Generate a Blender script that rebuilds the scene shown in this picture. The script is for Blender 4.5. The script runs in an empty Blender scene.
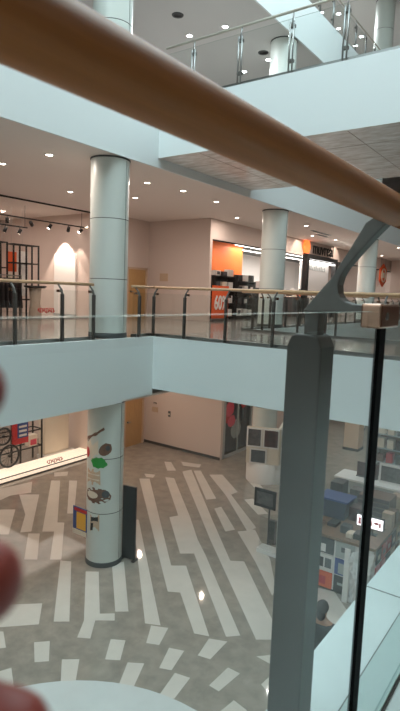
import bpy, bmesh, math, random
from mathutils import Vector, Matrix
random.seed(7)
S = bpy.context.scene
COL = S.collection
PI = math.pi
# ------------------------------------------------------------------ frame
# x: across the atrium (far bank is negative), y: along the atrium, z: up.
# our own storey has its floor at z = 0; the ground floor is G, the next storey UP.
G, CEIL, UP, UPC, TOP, TOPC = -5.06, 3.70, 5.06, 8.76, 10.12, 13.80
LF = .45                                             # strength of all lamps indoors
EDGE, OUR, BR0, BR1 = -7.95, -0.545, 9.30, 13.30     # bank edges, bridge front and back

# ------------------------------------------------------------------ colours and materials
def lin(c):
    return tuple(((v/255)/12.92 if v/255 <= .04045 else ((v/255+.055)/1.055)**2.4) for v in c)
def mat(name, rgb, rough=.5, metal=0., vary=0., scale=6., emit=0., emitc=None, spec=.5, stretch=None, coat=0.):
    m = bpy.data.materials.new(name); m.use_nodes = True
    nt = m.node_tree; b = nt.nodes['Principled BSDF']
    c = lin(rgb)
    b.inputs['Base Color'].default_value = (*c, 1)
    b.inputs['Roughness'].default_value = rough
    b.inputs['Metallic'].default_value = metal
    b.inputs['Specular IOR Level'].default_value = spec
    b.inputs['Coat Weight'].default_value = coat
    if emit:
        b.inputs['Emission Color'].default_value = (*lin(emitc or rgb), 1)
        b.inputs['Emission Strength'].default_value = emit
    if vary:
        tc = nt.nodes.new('ShaderNodeTexCoord'); mp = nt.nodes.new('ShaderNodeMapping')
        nz = nt.nodes.new('ShaderNodeTexNoise'); rp = nt.nodes.new('ShaderNodeValToRGB')
        mp.inputs['Scale'].default_value = stretch or (1, 1, 1)
        nz.inputs['Scale'].default_value = scale; nz.inputs['Detail'].default_value = 6
        nz.inputs['Roughness'].default_value = .65
        e = rp.color_ramp.elements
        e[0].position = .3; e[1].position = .7
        e[0].color = (*[v*(1-vary) for v in c], 1); e[1].color = (*[min(1, v*(1+vary)) for v in c], 1)
        nt.links.new(tc.outputs['Object'], mp.inputs['Vector']); nt.links.new(mp.outputs['Vector'], nz.inputs['Vector'])
        nt.links.new(nz.outputs['Fac'], rp.inputs['Fac']); nt.links.new(rp.outputs['Color'], b.inputs['Base Color'])
    return m
def glass(name, tint, ior=1.5, rough=0.):
    m = bpy.data.materials.new(name); m.use_nodes = True
    nt = m.node_tree; nt.nodes.clear()
    o = nt.nodes.new('ShaderNodeOutputMaterial'); mx = nt.nodes.new('ShaderNodeMixShader')
    tr = nt.nodes.new('ShaderNodeBsdfTransparent'); gl = nt.nodes.new('ShaderNodeBsdfGlossy')
    fr = nt.nodes.new('ShaderNodeFresnel'); ge = nt.nodes.new('ShaderNodeNewGeometry')
    sb = nt.nodes.new('ShaderNodeMath'); sb.operation = 'SUBTRACT'; sb.inputs[0].default_value = 1
    ml = nt.nodes.new('ShaderNodeMath'); ml.operation = 'MULTIPLY'
    fr.inputs['IOR'].default_value = ior; gl.inputs['Roughness'].default_value = rough
    tr.inputs['Color'].default_value = (*tint, 1)
    nt.links.new(ge.outputs['Backfacing'], sb.inputs[1]); nt.links.new(fr.outputs['Fac'], ml.inputs[0])
    nt.links.new(sb.outputs[0], ml.inputs[1]); nt.links.new(ml.outputs[0], mx.inputs['Fac'])
    nt.links.new(tr.outputs[0], mx.inputs[1]); nt.links.new(gl.outputs[0], mx.inputs[2])
    nt.links.new(mx.outputs[0], o.inputs['Surface'])
    return m
M = dict(
    white=mat('white_fascia', (226, 232, 232), .45),
    white2=mat('white_paint', (230, 226, 222), .6),
    warm=mat('warm_white_wall', (216, 198, 188), .6),
    brownwall=mat('brown_wall_paint', (140, 112, 98), .6),
    ceil=mat('ceiling_plaster', (236, 226, 219), .7),
    ceilgrey=mat('grey_ceiling_plaster', (206, 206, 204), .7),
    soffit=mat('brown_veined_soffit', (246, 236, 228), .22, vary=.3, scale=2.6, stretch=(1, 2.6, 1)),
    soffitseam=mat('soffit_joint', (150, 140, 132), .7),
    seam=mat('dark_seam', (70, 66, 62), .7),
    stone=mat('grey_floor_stone', (148, 138, 127), .055, vary=.2, scale=3.5),
    light=mat('pale_floor_marble', (208, 199, 189), .055, vary=.06, scale=2.5),
    circle=mat('white_floor_marble', (204, 206, 204), .12, vary=.05, scale=2.0),
    midfloor=mat('storey_floor_stone', (150, 142, 136), .12, vary=.2, scale=2.0),
    ledge=mat('pale_ledge_marble', (196, 206, 204), .35, vary=.06, scale=4.0),
    ledge2=mat('green_grey_channel_stone', (158, 178, 174), .35),
    wood=mat('oiled_handrail_wood', (158, 96, 48), .5, vary=.12, scale=9.0, stretch=(14, .7, 14), spec=.3),
    worktop=mat('brown_worktop', (128, 100, 78), .5, vary=.2, scale=10.),
    paleWood=mat('pale_handrail_wood', (196, 160, 124), .4, vary=.12, scale=8.0, stretch=(10, 10, 1)),
    steel=mat('brushed_steel', (150, 152, 150), .32, metal=1.),
    satin=mat('satin_rail_metal', (190, 184, 172), .4, metal=.25),
    post=mat('dark_satin_steel', (72, 68, 64), .45, metal=.15, vary=.05, scale=3.),
    arm=mat('grey_painted_bracket', (102, 100, 96), .5, metal=.1, vary=.06, scale=30., spec=.35),
    clampm=mat('clamp_steel_reflection_tint', (186, 150, 130), .25, metal=1.),  # copper tint paints in the brown wood reflected by the steel
    rubber=mat('black_rubber_edge', (7, 7, 8), .7, spec=.1),
    gedge=mat('green_glass_edge', (128, 150, 142), .3),
    column=mat('pale_column_panel', (206, 211, 205), .38),
    dark=mat('dark_plinth', (66, 70, 70), .5),
    black=mat('black_paint', (20, 20, 21), .45),
    blackmetal=mat('black_powder_coat', (28, 26, 26), .45, metal=.3),
    door=mat('tan_door_veneer', (186, 146, 96), .5, vary=.12, scale=5., stretch=(6, 6, .6)),
    tan=mat('tan_wall_panel', (200, 172, 146), .6),
    orange=mat('orange_wall', (228, 108, 18), .6),
    redorange=mat('orange_banner', (226, 92, 38), .5),
    red=mat('red_print', (196, 40, 44), .5),
    pink=mat('pink_red_print', (232, 84, 106), .5),
    blue=mat('blue_print', (44, 74, 140), .5),
    navy=mat('navy_plastic', (44, 54, 84), .45),
    yellow=mat('yellow_print', (238, 178, 48), .5),
    green=mat('green_leaf_print', (40, 150, 60), .5),
    brown=mat('brown_crust_print', (112, 78, 60), .55, vary=.25, scale=20.),
    cream=mat('cream_print', (226, 214, 196), .55),
    grey=mat('grey_panel', (168, 172, 170), .5),
    greyd=mat('dark_grey_print', (70, 72, 76), .5, vary=.4, scale=9.),
    photo=mat('dark_red_photo_print', (70, 36, 36), .4, vary=.7, scale=7.),
    photo2=mat('grey_photo_print', (84, 78, 78), .4, vary=.7, scale=7.),
    cloth=mat('dark_cloth', (44, 38, 40), .9, vary=.25, scale=14.),
    cloth2=mat('beige_cloth', (186, 168, 152), .9, vary=.15, scale=14.),
    foil=mat('crumpled_silver_foil', (240, 242, 242), .3, metal=.3, vary=.3, scale=9.),
    skin=mat('finger_skin', (150, 64, 54), .5, vary=.1, scale=30.),
    face=mat('face_skin', (178, 132, 108), .55),
    hair=mat('dark_hair', (30, 24, 22), .6),
    coat=mat('dark_coat_cloth', (40, 44, 48), .85, vary=.15, scale=20.),
    trouser=mat('dark_trouser_cloth', (34, 36, 42), .85),
    lamp=mat('lit_downlight', (255, 246, 232), .5, emit=14., emitc=(255, 240, 222)),
    lampcool=mat('lit_cool_downlight', (246, 252, 255), .5, emit=14., emitc=(240, 250, 255)),
    tube=mat('lit_white_tube', (255, 252, 246), .5, emit=7.),
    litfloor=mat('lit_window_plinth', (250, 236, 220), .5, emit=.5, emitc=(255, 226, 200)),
    litsign=mat('backlit_sign_face', (250, 236, 240), .4, emit=1.6),
    litwhite=mat('backlit_letter', (250, 250, 250), .4, emit=1.2),
    litorange=mat('backlit_orange', (238, 110, 50), .4, emit=.9),
    glass=glass('balustrade_glass', (.955, .972, .968)),
    neartint=glass('near_balustrade_glass', (.94, .968, .966), 1.5),
    shopglass=glass('shop_window_glass', (.97, .965, .96)),
    acrylic=glass('clear_acrylic', (.93, .95, .95), 1.5),
)

# ------------------------------------------------------------------ mesh builder (world coordinates)
class MB:
    def __init__(s): s.v = []; s.f = []; s.mi = []; s.sm = []; s.T = None
    def _add(s, vs, fs, mi=0, smooth=False):
        o = len(s.v)
        for p in vs:
            p = Vector(p); s.v.append(s.T @ p if s.T else p)
        for f in fs: s.f.append([i+o for i in f]); s.mi.append(mi); s.sm.append(smooth)
        return s
    def box(s, x0, x1, y0, y1, z0, z1, mi=0):
        if x0 > x1: x0, x1 = x1, x0
        if y0 > y1: y0, y1 = y1, y0
        if z0 > z1: z0, z1 = z1, z0
        vs = [(x, y, z) for z in (z0, z1) for y in (y0, y1) for x in (x0, x1)]
        return s._add(vs, [(0, 2, 3, 1), (4, 5, 7, 6), (0, 1, 5, 4), (2, 6, 7, 3), (0, 4, 6, 2), (1, 3, 7, 5)], mi)
    def cyl(s, a, b, r0, r1=None, n=16, mi=0, caps=True):
        a, b = Vector(a), Vector(b); r1 = r0 if r1 is None else r1
        d = (b-a).normalized(); t = Vector((0, 0, 1)) if abs(d.z) < .9 else Vector((1, 0, 0))
        e = d.cross(t).normalized(); g = d.cross(e)
        vs = []
        for c, r in ((a, r0), (b, r1)):
            vs += [c + r*(math.cos(2*PI*i/n)*e + math.sin(2*PI*i/n)*g) for i in range(n)]
        s._add(vs, [(i, (i+1) % n, n+(i+1) % n, n+i) for i in range(n)], mi, True)
        if caps: s._add(vs, [tuple(range(n-1, -1, -1)), tuple(range(n, 2*n))], mi)
        return s
    def lathe(s, c, prof, n=24, mi=0):      # prof: (r, z) pairs
        c = Vector(c); vs = []
        for r, z in prof: vs += [c + Vector((r*math.cos(2*PI*i/n), r*math.sin(2*PI*i/n), z)) for i in range(n)]
        for k in range(len(prof)-1):
            s._add(vs[k*n:(k+2)*n], [(i, (i+1) % n, n+(i+1) % n, n+i) for i in range(n)], mi, True)
        return s
    def prism(s, pts, ax, a0, a1, mi=0):    # polygon extruded along ax ('x','y','z'); pts hold the other two coordinates in order
        def mk(p, a): return (a, p[0], p[1]) if ax == 'x' else (p[0], a, p[1]) if ax == 'y' else (p[0], p[1], a)
        n = len(pts); vs = [mk(p, a0) for p in pts] + [mk(p, a1) for p in pts]
        return s._add(vs, [tuple(range(n)), tuple(range(2*n-1, n-1, -1))] + [(i, n+i, n+(i+1) % n, (i+1) % n) for i in range(n)], mi)
    def sph(s, c, r, sc=(1, 1, 1), n=14, mi=0):
        c = Vector(c); m = n//2; vs = [c+Vector((0, 0, r*sc[2]))]
        for j in range(1, m):
            th = PI*j/m
            vs += [c + Vector((r*sc[0]*math.sin(th)*math.cos(2*PI*i/n), r*sc[1]*math.sin(th)*math.sin(2*PI*i/n), r*sc[2]*math.cos(th))) for i in range(n)]
        vs.append(c-Vector((0, 0, r*sc[2]))); L = len(vs)-1
        fs = [(0, 1+i, 1+(i+1) % n) for i in range(n)]
        for j in range(m-2):
            fs += [(1+j*n+i, 1+(j+1)*n+i, 1+(j+1)*n+(i+1) % n, 1+j*n+(i+1) % n) for i in range(n)]
        fs += [(L, 1+(m-2)*n+(i+1) % n, 1+(m-2)*n+i) for i in range(n)]
        return s._add(vs, fs, mi, True)
    def build(s, name, mats, parent=None, bevel=0., fix=True):
        o0 = base_of(parent)
        me = bpy.data.meshes.new(name)
        me.from_pydata([tuple(v-o0) for v in s.v], [], s.f)
        for m in (mats if isinstance(mats, (list, tuple)) else [mats]): me.materials.append(m)
        for p, a, b in zip(me.polygons, s.mi, s.sm): p.material_index = a; p.use_smooth = b
        if fix:
            bm = bmesh.new(); bm.from_mesh(me)
            bmesh.ops.remove_doubles(bm, verts=bm.verts, dist=1e-6)
            bmesh.ops.recalc_face_normals(bm, faces=bm.faces); bm.to_mesh(me); bm.free()
        o = bpy.data.objects.new(name, me); COL.objects.link(o)
        if parent: o.parent = parent
        if bevel:
            b = o.modifiers.new('bevel', 'BEVEL'); b.width = bevel; b.segments = 2; b.limit_method = 'ANGLE'; b.angle_limit = .6
        return o
def base_of(o):
    while o and o.parent: o = o.parent
    return Vector(o.location) if o else Vector((0, 0, 0))
def tag(o, label, cat=None, group=None, kind=None):
    if label: o['label'] = label
    if cat: o['category'] = cat
    if group: o['group'] = group
    if kind: o['kind'] = kind
    return o
def thing(name, label, cat, loc, group=None):
    o = bpy.data.objects.new(name, None); COL.objects.link(o); o.location = loc; o.empty_display_size = .1
    return tag(o, label, cat, group)
def struct(name, mb, m, parent=None, label=None, **k):
    o = mb.build(name, m, parent, **k)
    if not parent: o['kind'] = 'structure'
    if label: o['label'] = label
    return o
def dup(o, parent=None, loc=None, **props):
    c = o.copy(); COL.objects.link(c); c.parent = parent
    if loc is not None: c.location = loc
    for k, v in props.items(): c[k] = v
    for ch in list(o.children): dup(ch, c)
    return c
def B(*a, mi=0): return MB().box(*a, mi=mi)
def text(name, body, m, parent, loc, size, face='x', extrude=.012, bold=0., sx=1.):
    cu = bpy.data.curves.new(name, 'FONT'); cu.body = body; cu.size = size; cu.extrude = extrude
    cu.align_x = 'CENTER'; cu.align_y = 'CENTER'; cu.offset = bold
    t = bpy.data.objects.new('t', cu); COL.objects.link(t)
    bpy.context.view_layer.update()
    me = bpy.data.meshes.new_from_object(t.evaluated_get(bpy.context.evaluated_depsgraph_get()))
    bpy.data.objects.remove(t)
    R = Matrix(((0, 0, 1), (1, 0, 0), (0, 1, 0))) if face == 'x' else Matrix(((1, 0, 0), (0, 0, -1), (0, 1, 0)))
    off = Vector(loc)-base_of(parent)
    for v in me.vertices: v.co = R @ Vector((v.co.x*sx, v.co.y, v.co.z)) + off
    me.materials.clear(); me.materials.append(m); me.name = name
    o = bpy.data.objects.new(name, me); COL.objects.link(o); o.parent = parent
    return o
def area(name, loc, size, power, col=(1, .9, .8), rot=(0, 0, 0), sy=None, shape='DISK', spread=PI):
    l = bpy.data.lights.new(name, 'AREA'); l.shape = shape; l.size = size; l.energy = power*LF; l.color = col; l.spread = spread
    if sy: l.shape = 'RECTANGLE'; l.size_y = sy
    o = bpy.data.objects.new(name, l); COL.objects.link(o); o.location = loc; o.rotation_euler = rot
    return o
def spot(name, loc, tgt, power, angle=.9, col=(1, .85, .72), r=.05):
    l = bpy.data.lights.new(name, 'SPOT'); l.energy = power*LF; l.spot_size = angle; l.spot_blend = .35; l.color = col; l.shadow_soft_size = r
    o = bpy.data.objects.new(name, l); COL.objects.link(o); o.location = loc
    o.rotation_euler = (Vector(tgt)-Vector(loc)).to_track_quat('-Z', 'Y').to_euler()
    return o
# ================================================================== THE SETTING
# ---- ground floor: grey stone with laid pale planks, blocks and the edge of a white disc
PLANKS = [
[(-8.08,8.24),(-7.97,8.51),(-6.57,7.17),(-6.76,7.01)],
[(-9.35,10.31),(-9.24,10.4),(-5.82,7.22),(-6.08,7.09)],
[(-11.38,12.79),(-11.13,13.01),(-7.04,9.05),(-6.78,9.26),(-4.94,7.52),(-5.2,7.42),(-6.21,8.31),(-6.43,8.18)],
[(-10.84,13.46),(-10.56,13.58),(-8.27,11.41),(-7.34,10.47),(-6.75,9.96),(-4.52,7.89),(-4.7,7.7),(-6.98,9.83),(-7.23,9.62),(-8.72,11.06),(-8.6,11.3)],
[(-10.76,14.28),(-10.65,14.65),(-7.74,11.69),(-6.14,10.09),(-5.87,10.26),(-4.26,8.64),(-3.99,8.17),(-4.24,7.97),(-7.1,10.67)],
[(-10.53,14.62),(-10.35,14.79),(-8.5,13.01),(-8.68,12.75)],
[(-9.89,14.64),(-9.56,14.94),(-8.3,13.9),(-8.34,13.58),(-6.57,12.03),(-6.58,11.63),(-8.41,13.41)],
[(-8.12,12.35),(-8.05,12.6),(-6.93,11.56),(-7.06,11.3)],
[(-6.82,11.5),(-6.53,11.9),(-5.45,10.73),(-4.74,9.67),(-4.69,9.41),(-5.67,10.42)],
[(-7.82,13.5),(-7.67,13.74),(-6.77,13.05),(-6.95,12.8)],
[(-8.6,15.0),(-8.46,15.26),(-7.64,14.53),(-7.38,13.99)],
[(-11.91,14.71),(-11.69,14.83),(-10.98,14.22),(-11.2,14.01)],
[(-11.58,13.26),(-11.24,13.43),(-11.1,13.16),(-11.31,13.05)],
[(-11.46,15.12),(-10.72,15.33),(-10.57,15.01),(-11.13,14.81)],
[(-9.09,7.64),(-8.87,7.76),(-7.19,6.26),(-7.41,6.08)],
[(-8.3,7.67),(-8.08,7.84),(-6.94,6.78),(-6.73,6.96),(-6.57,6.8),(-6.85,6.58),(-6.53,6.16),(-6.73,6.04),(-7.01,6.45)],
[(-8.77,5.64),(-8.04,6.32),(-7.55,5.86),(-8.01,5.38),(-8.12,5.21)],
[(-13.33,10.81),(-13.12,10.99),(-10.72,8.9),(-10.58,9.01),(-9.11,7.68),(-9.3,7.52),(-10.36,8.5),(-10.58,8.31)],
[(-12.91,11.18),(-12.72,11.34),(-10.83,9.56),(-10.97,9.44)],
[(-13.08,9.44),(-12.65,9.82),(-10.79,8.14),(-10.95,7.93),(-11.76,8.68)],
[(-10.75,8.02),(-10.54,8.2),(-9.52,7.34),(-9.74,7.16)],
[(-12.54,8.44),(-12.24,8.71),(-11.07,7.68),(-11.37,7.43)],
[(-13.82,9.66),(-13.69,10.36),(-12.95,9.76),(-13.2,9.22),(-13.07,8.64),(-13.94,9.22)],
[(-13.86,11.36),(-13.6,11.73),(-13.32,11.45),(-13.55,11.11)],
[(-7.2,5.49),(-7.02,5.68),(-6.62,5.34),(-6.78,5.18)],
[(-6.49,5.5),(-6.27,5.68),(-5.92,5.29),(-6.09,5.14)],
[(-8.03,5.21),(-7.86,5.34),(-7.45,5.11),(-7.58,4.95)],
[(-7.06,4.65),(-6.96,4.87),(-6.55,4.63),(-6.68,4.43)],
[(-6.24,6.37),(-6.02,6.51),(-5.73,6.08),(-5.94,5.94)],
[(-5.6,6.12),(-5.37,6.27),(-5.14,5.76),(-5.36,5.67)],
[(-5.95,7.11),(-5.66,7.25),(-5.48,6.78),(-5.69,6.68)],
[(-5.3,6.83),(-5.05,6.93),(-4.92,6.42),(-5.11,6.34)],
[(-4.84,6.41),(-4.58,6.47),(-4.5,5.96),(-4.73,5.9)],
[(-4.91,7.47),(-4.61,7.6),(-4.58,7.03),(-4.8,6.98)],
[(-4.24,7.05),(-4.01,7.05),(-4.06,6.51),(-4.25,6.52)],
[(-3.78,6.5),(-3.52,6.45),(-3.53,6.14),(-3.82,6.19)],
[(-3.62,7.05),(-3.59,7.39),(-3.42,7.3),(-3.44,6.95)],
[(-4.01,7.58),(-3.77,7.84),(-3.62,7.55)],
[(-4.08,10.3),(-3.75,10.37),(-3.13,9.71),(-3.0,8.79),(-3.28,8.22)],
[(-3.35,10.32),(-3.1,10.43),(-3.1,9.91)],
]
def clip_planks():
    mb = MB(); mb.box(-24, 6, -8, 42, G-.2, G)
    for k, p in enumerate(PLANKS):
        z = G+.002+.00004*k
        mb._add([(x, y, z) for x, y in p], [tuple(range(len(p)))], 1)
    n = 64; cx, cy, r = -4.094, 3.112, 2.873
    mb._add([(cx+r*math.cos(2*PI*i/n), cy+r*math.sin(2*PI*i/n), G+.006) for i in range(n)], [tuple(range(n))], 2)
    for i in range(14):                       # blocks on the hidden side of the ring
        a = PI+.35+i*.2
        for rr, dr in ((3.25, .32), (3.9, .3)):
            a2 = a + (.1 if rr > 3.5 else 0); c, s = math.cos(a2), math.sin(a2)
            q = [(rr, -.13), (rr+dr, -.13), (rr+dr, .13), (rr, .13)]
            mb._add([(cx+u*c-w*s, cy+u*s+w*c, G+.004) for u, w in q], [(0, 1, 2, 3)], 1)
    return mb
fl = struct('floor', clip_planks(), [M['stone'], M['light'], M['circle']], label='grey stone ground floor laid with pale marble planks')
for p in fl.data.polygons:
    if p.normal.z < 0 and p.material_index: p.flip()

# ---- storeys of the far bank
struct('floor_middle', B(-22, EDGE-.05, -8, 42, -.35, 0), M['midfloor'])
struct('ceiling_ground', B(-22, EDGE-.05, -8, 42, -1.38, -1.33), M['ceil'])
struct('trim_1', B(EDGE-.05, EDGE+.02, -8, 8.3, -1.38, 0), M['white'], label='white slab edge of the far bank')
struct('trim_2', B(EDGE-.05, EDGE, 8.3, BR0+.01, -1.332, 0), M['white'])
struct('trim_3', B(EDGE-.05, EDGE, BR1, 42, -1.38, 0), M['white'])
struct('ceiling_middle', B(-22, EDGE-.05, -8, 42, CEIL, CEIL+.05), M['ceil'])
struct('floor_upper', B(-22, EDGE-.05, -8, 42, UP-.3, UP), M['midfloor'])
struct('trim_4', B(EDGE-.05, EDGE, -8, 42, CEIL, UP), M['white'], label='white slab edge of the storey above')
struct('ceiling_upper', B(-22, EDGE-.05, -8, 42, UPC, UPC+.05), M['ceilgrey'])
struct('floor_top', B(-22, EDGE-.05, -8, 42, TOP-.3, TOP), M['midfloor'])
struct('trim_5', B(EDGE-.05, EDGE, -8, 42, UPC, TOP), M['white'])
struct('ceiling_top', B(-22, EDGE, -8, 42, TOPC, TOPC+.3), M['ceilgrey'])
# ---- bridges across the atrium
def bridge(z0, z1):
    mb = MB().box(EDGE+.001, OUR, BR0, BR1, z0, z1)
    for k in range(1, 7): mb.box(EDGE+k*1.06-.006, EDGE+k*1.06+.006, BR0+.06, BR1-.06, z0-.004, z0+.01, mi=2)
    for k in range(1, 4): mb.box(EDGE+.06, OUR-.06, BR0+k-.006, BR0+k+.006, z0-.004, z0+.01, mi=2)
    return mb
for nm, z0, z1 in (('floor_bridge', -1.2, 0), ('floor_bridge_upper', 3.9, UP)):
    o = struct(nm, bridge(z0, z1), [M['white'], M['soffit'], M['soffitseam'], M['midfloor']], fix=False, label='white bridge slab crossing the atrium')
    for p in o.data.polygons:
        if p.material_index == 0 and abs(p.normal.z) > .9:
            p.material_index = 1 if abs(p.center.z-z0) < .01 else 3
# ---- our own bank
ow = MB().box(OUR, 6, -8, BR0, -1.2, 0)
ow.box(OUR, 6, BR0, 30, -1.2, 0)
for y in (.64, 1.82, 3.0, 4.18, 5.36): ow.box(OUR+.002, -.403, y-.003, y+.003, -.01, .0006, mi=1)
struct('floor_near', ow, [M['ledge'], M['seam']], label='pale stone ledge outside the near balustrade')
struct('ceiling_near', B(OUR, 6, -8, 30, CEIL, UP), M['ceil'])
struct('ceiling_near_upper', B(OUR, 6, -8, 30, UPC, TOP), M['ceil'])
struct('ceiling_near_top', B(OUR, 6, -8, 42, TOPC, TOPC+.3), M['ceilgrey'])
struct('wall_right', B(6, 6.2, -8, 42, G, TOPC), M['brownwall'])
struct('wall_near_ground', B(1.5, 1.6, -8, 42, G, -1.2), M['warm'])
struct('wall_rear', B(-22, 6, -8.2, -8, G, TOPC), M['white2'])
struct('wall_front', B(-22, 6, 42, 42.2, G, TOPC), M['warm'])
struct('wall_left', B(-22.2, -22, -8, 42, G, TOPC), M['warm'])
struct('ceiling_daylight_block', B(EDGE, OUR, 18.5, 42, TOPC, TOPC+.3), M['ceilgrey'])  # unseen roof, front edge placed to cut daylight on the top slab edge
# ---- inner walls
wg = MB().box(-14.35, -14.2, 13.6, 16.2, G, -1.38).box(-14.35, -10.5, 16.2, 16.35, G, -1.38).box(-10.62, -10.5, 18.45, 42, G, -1.38)
wg.box(-22, -14.2, 13.6, 13.72, G, -1.38).box(-10.62, -10.5, 16.35, 18.45, -2.0, -1.38)
struct('wall_ground', wg, M['warm'], label='plain warm white wall under the far bank')
struct('baseboard_ground', MB().box(-14.2, -10.5, 16.18, 16.2, G, G+.1).box(-14.2, -14.185, 13.6, 15.1, G, G+.1).box(-10.5, -10.485, 18.6, 40, G, G+.1), M['seam'])
wm = MB().box(-14.35, -14.2, 13.6, 16.2, 0, CEIL).box(-14.35, -11.3, 16.2, 16.35, 0, CEIL).box(-22, -14.2, 13.6, 13.72, 0, CEIL)
struct('wall_middle', wm, M['warm'], label='warm white wall beside the electronics shop')
struct('wall_store_header', B(-11.42, -11.3, 16.35, 42, 2.98, CEIL), M['warm'], label='white header above the electronics shop window')
struct('wall_store_back', MB().box(-18.2, -18.05, 23.7, 42, 0, CEIL).box(-18.05, -14.6, 23.62, 23.7, 0, CEIL), M['white2'])
struct('wall_orange', B(-14.6, -14.5, 16.36, 23.7, 0, CEIL), M['orange'], label='orange back wall inside the electronics shop')
struct('wall_upper', B(-14.4, -14.2, -8, 42, UP, UPC), M['white2'])
struct('wall_top', B(-14.4, -14.2, -8, 42, TOP, TOPC), M['white2'])
# ---- doors
def door(nm, z, label):
    d = struct(nm, MB().box(-14.2, -14.16, 15.02, 15.98, z, z+1.82+.0), M['door'], label=label)
    struct('door_frame', MB().box(-14.2, -14.13, 14.94, 15.02, z, z+1.9).box(-14.2, -14.13, 15.98, 16.06, z, z+1.9).box(-14.2, -14.13, 14.94, 16.06, z+1.82, z+1.9), M['tan'], d)
    struct('door_handle', MB().box(-14.16, -14.10, 15.12, 15.15, z+.95, z+1.02).box(-14.12, -14.10, 15.12, 15.28, z+.97, z+1.0), M['steel'], d)
    return d
door('door_1', G, 'tan wooden door on the ground floor'); door('door_2', 0, 'tan wooden door on the middle storey')

# ---- columns: one per storey
def column(y, z0, z1, label, x=-8.4, r=.4):
    mb = MB(); n = max(2, round((z1-z0)/1.22)); h = (z1-z0)/n
    for k in range(n):
        mb.lathe((x, y, z0), [(r, k*h+.007), (r, (k+1)*h-.007)], 48)
        if k: mb.lathe((x, y, z0), [(r, k*h-.007), (r-.02, k*h-.007)], 48, 1).lathe((x, y, z0), [(r-.02, k*h-.007), (r-.02, k*h+.007)], 48, 1).lathe((x, y, z0), [(r-.02, k*h+.007), (r, k*h+.007)], 48, 1)
    c = mb.build('column', [M['column'], M['seam']], fix=False); tag(c, label, kind='structure')
    pl = MB().lathe((x, y, z0), [(r+.012, 0), (r+.012, .1), (r, .11)], 40).build('plinth', M['dark'], c)
    MB().lathe((x, y, z1-.03), [(r, 0), (r+.015, .005), (r+.015, .03)], 40).build('collar', M['dark'], c)
    MB().box(x+.385, x+.3985, y+.066, y+.071, z0+.12, z1-.06).build('seam', M['seam'], c)
    return c
for k, y in enumerate((8.3, 15.6, 24.6, 33.5)):
    nth = ('first', 'second', 'third', 'fourth')[k]
    for z0, z1, st in ((G, -1.38, 'ground floor'), (0, CEIL, 'middle storey'), (UP, UPC, 'upper storey'), (TOP, TOPC, 'top storey')):
        column(y, z0, z1, f'{nth} round pale panelled column on the {st}')

# ---- shop windows of the far bank
def pane(nm, x, ys, z0, z1, rail=True, label=None):
    w = None
    for a, b in zip(ys, ys[1:]):
        g = MB().box(x-.006, x+.006, a+.004, b-.004, z0, z1)
        if w is None: w = struct(nm, g, M['shopglass'], label=label)
        else: struct('pane', g, M['shopglass'], w)
    if rail: struct('window_track', MB().box(x-.02, x+.02, ys[0], ys[-1], z1, z1+.05).box(x-.02, x+.02, ys[0], ys[-1], z0-.02, z0), M['blackmetal'], w)
    return w
pane('window_1', -14.22, (4.5, 7, 9.5, 11.9, 13.58), .03, 3.6, label='clothes shop window on the middle storey')
pane('window_2', -14.22, (4.5, 7, 9.5, 11.9, 13.58), G+.16, -1.45, label='lit shop window on the ground floor')
pane('window_3', -11.36, (16.4, 18.4, 20.4, 22.4, 23.9), .05, 2.93, label='electronics shop window')
pane('window_4', -11.36, (27.75, 30, 32, 34.5, 37, 40), .05, 2.93, label='electronics shop window past the entrance')

# ================================================================== BALUSTRADES
ARM = [(-0.4914, 0.9712), (-0.4725, 0.9955), (-0.4347, 1.0396), (-0.4005, 1.0954), (-0.3699, 1.1485), (-0.3402, 1.1674), (-0.3168, 1.1512), (-0.3285, 1.1467), (-0.3546, 1.1197), (-0.3798, 1.0909), (-0.4041, 1.0621), (-0.4131, 1.045), (-0.4172, 1.027), (-0.4149, 1.0108), (-0.4095, 1.0018), (-0.3996, 0.9946), (-0.3852, 0.9901), (-0.3447, 0.9892), (-0.3168, 0.9883), (-0.3168, 0.9748)]
near = thing('glass_balustrade', 'near glass balustrade with thick brown wooden handrail on a grey bracket', 'balustrade', (-.3285, 1.055, 0))
MB().cyl((-.3114, -3, 1.1674), (-.3114, 1.060, 1.1674), .0279, n=48).cyl((-.3114, 1.060, 1.1674), (-.3114, 1.069, 1.1674), .0265, n=48, mi=1)\
    .cyl((-.3114, 1.069, 1.1674), (-.3114, 9.1, 1.1674), .0279, n=48).build('handrail', [M['wood'], M['rubber']], near)
def near_glass(a, b):
    g = MB().box(-.334, -.323, a, b, .013, .9784).build('glass_panel', [M['neartint'], M['gedge']], near)
    for p in g.data.polygons:
        if p.normal.z > .9: p.material_index = 1
near_glass(-3, 1.045); near_glass(1.065, 3.3)
MB().box(-.333, -.3225, 1.046, 1.0645, .013, .9766).box(-.3225, -.3195, 1.036, 1.070, .013, .9766).build('gasket', M['rubber'], near)
MB().box(-.403, -.397, -3, 9.1, .0, .006, mi=1).box(-.397, -.319, -3, 9.1, 0, .012).box(-.319, -.314, -3, 9.1, 0, .006, mi=1).build('base_channel', [M['ledge2'], M['seam']], near)
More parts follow.
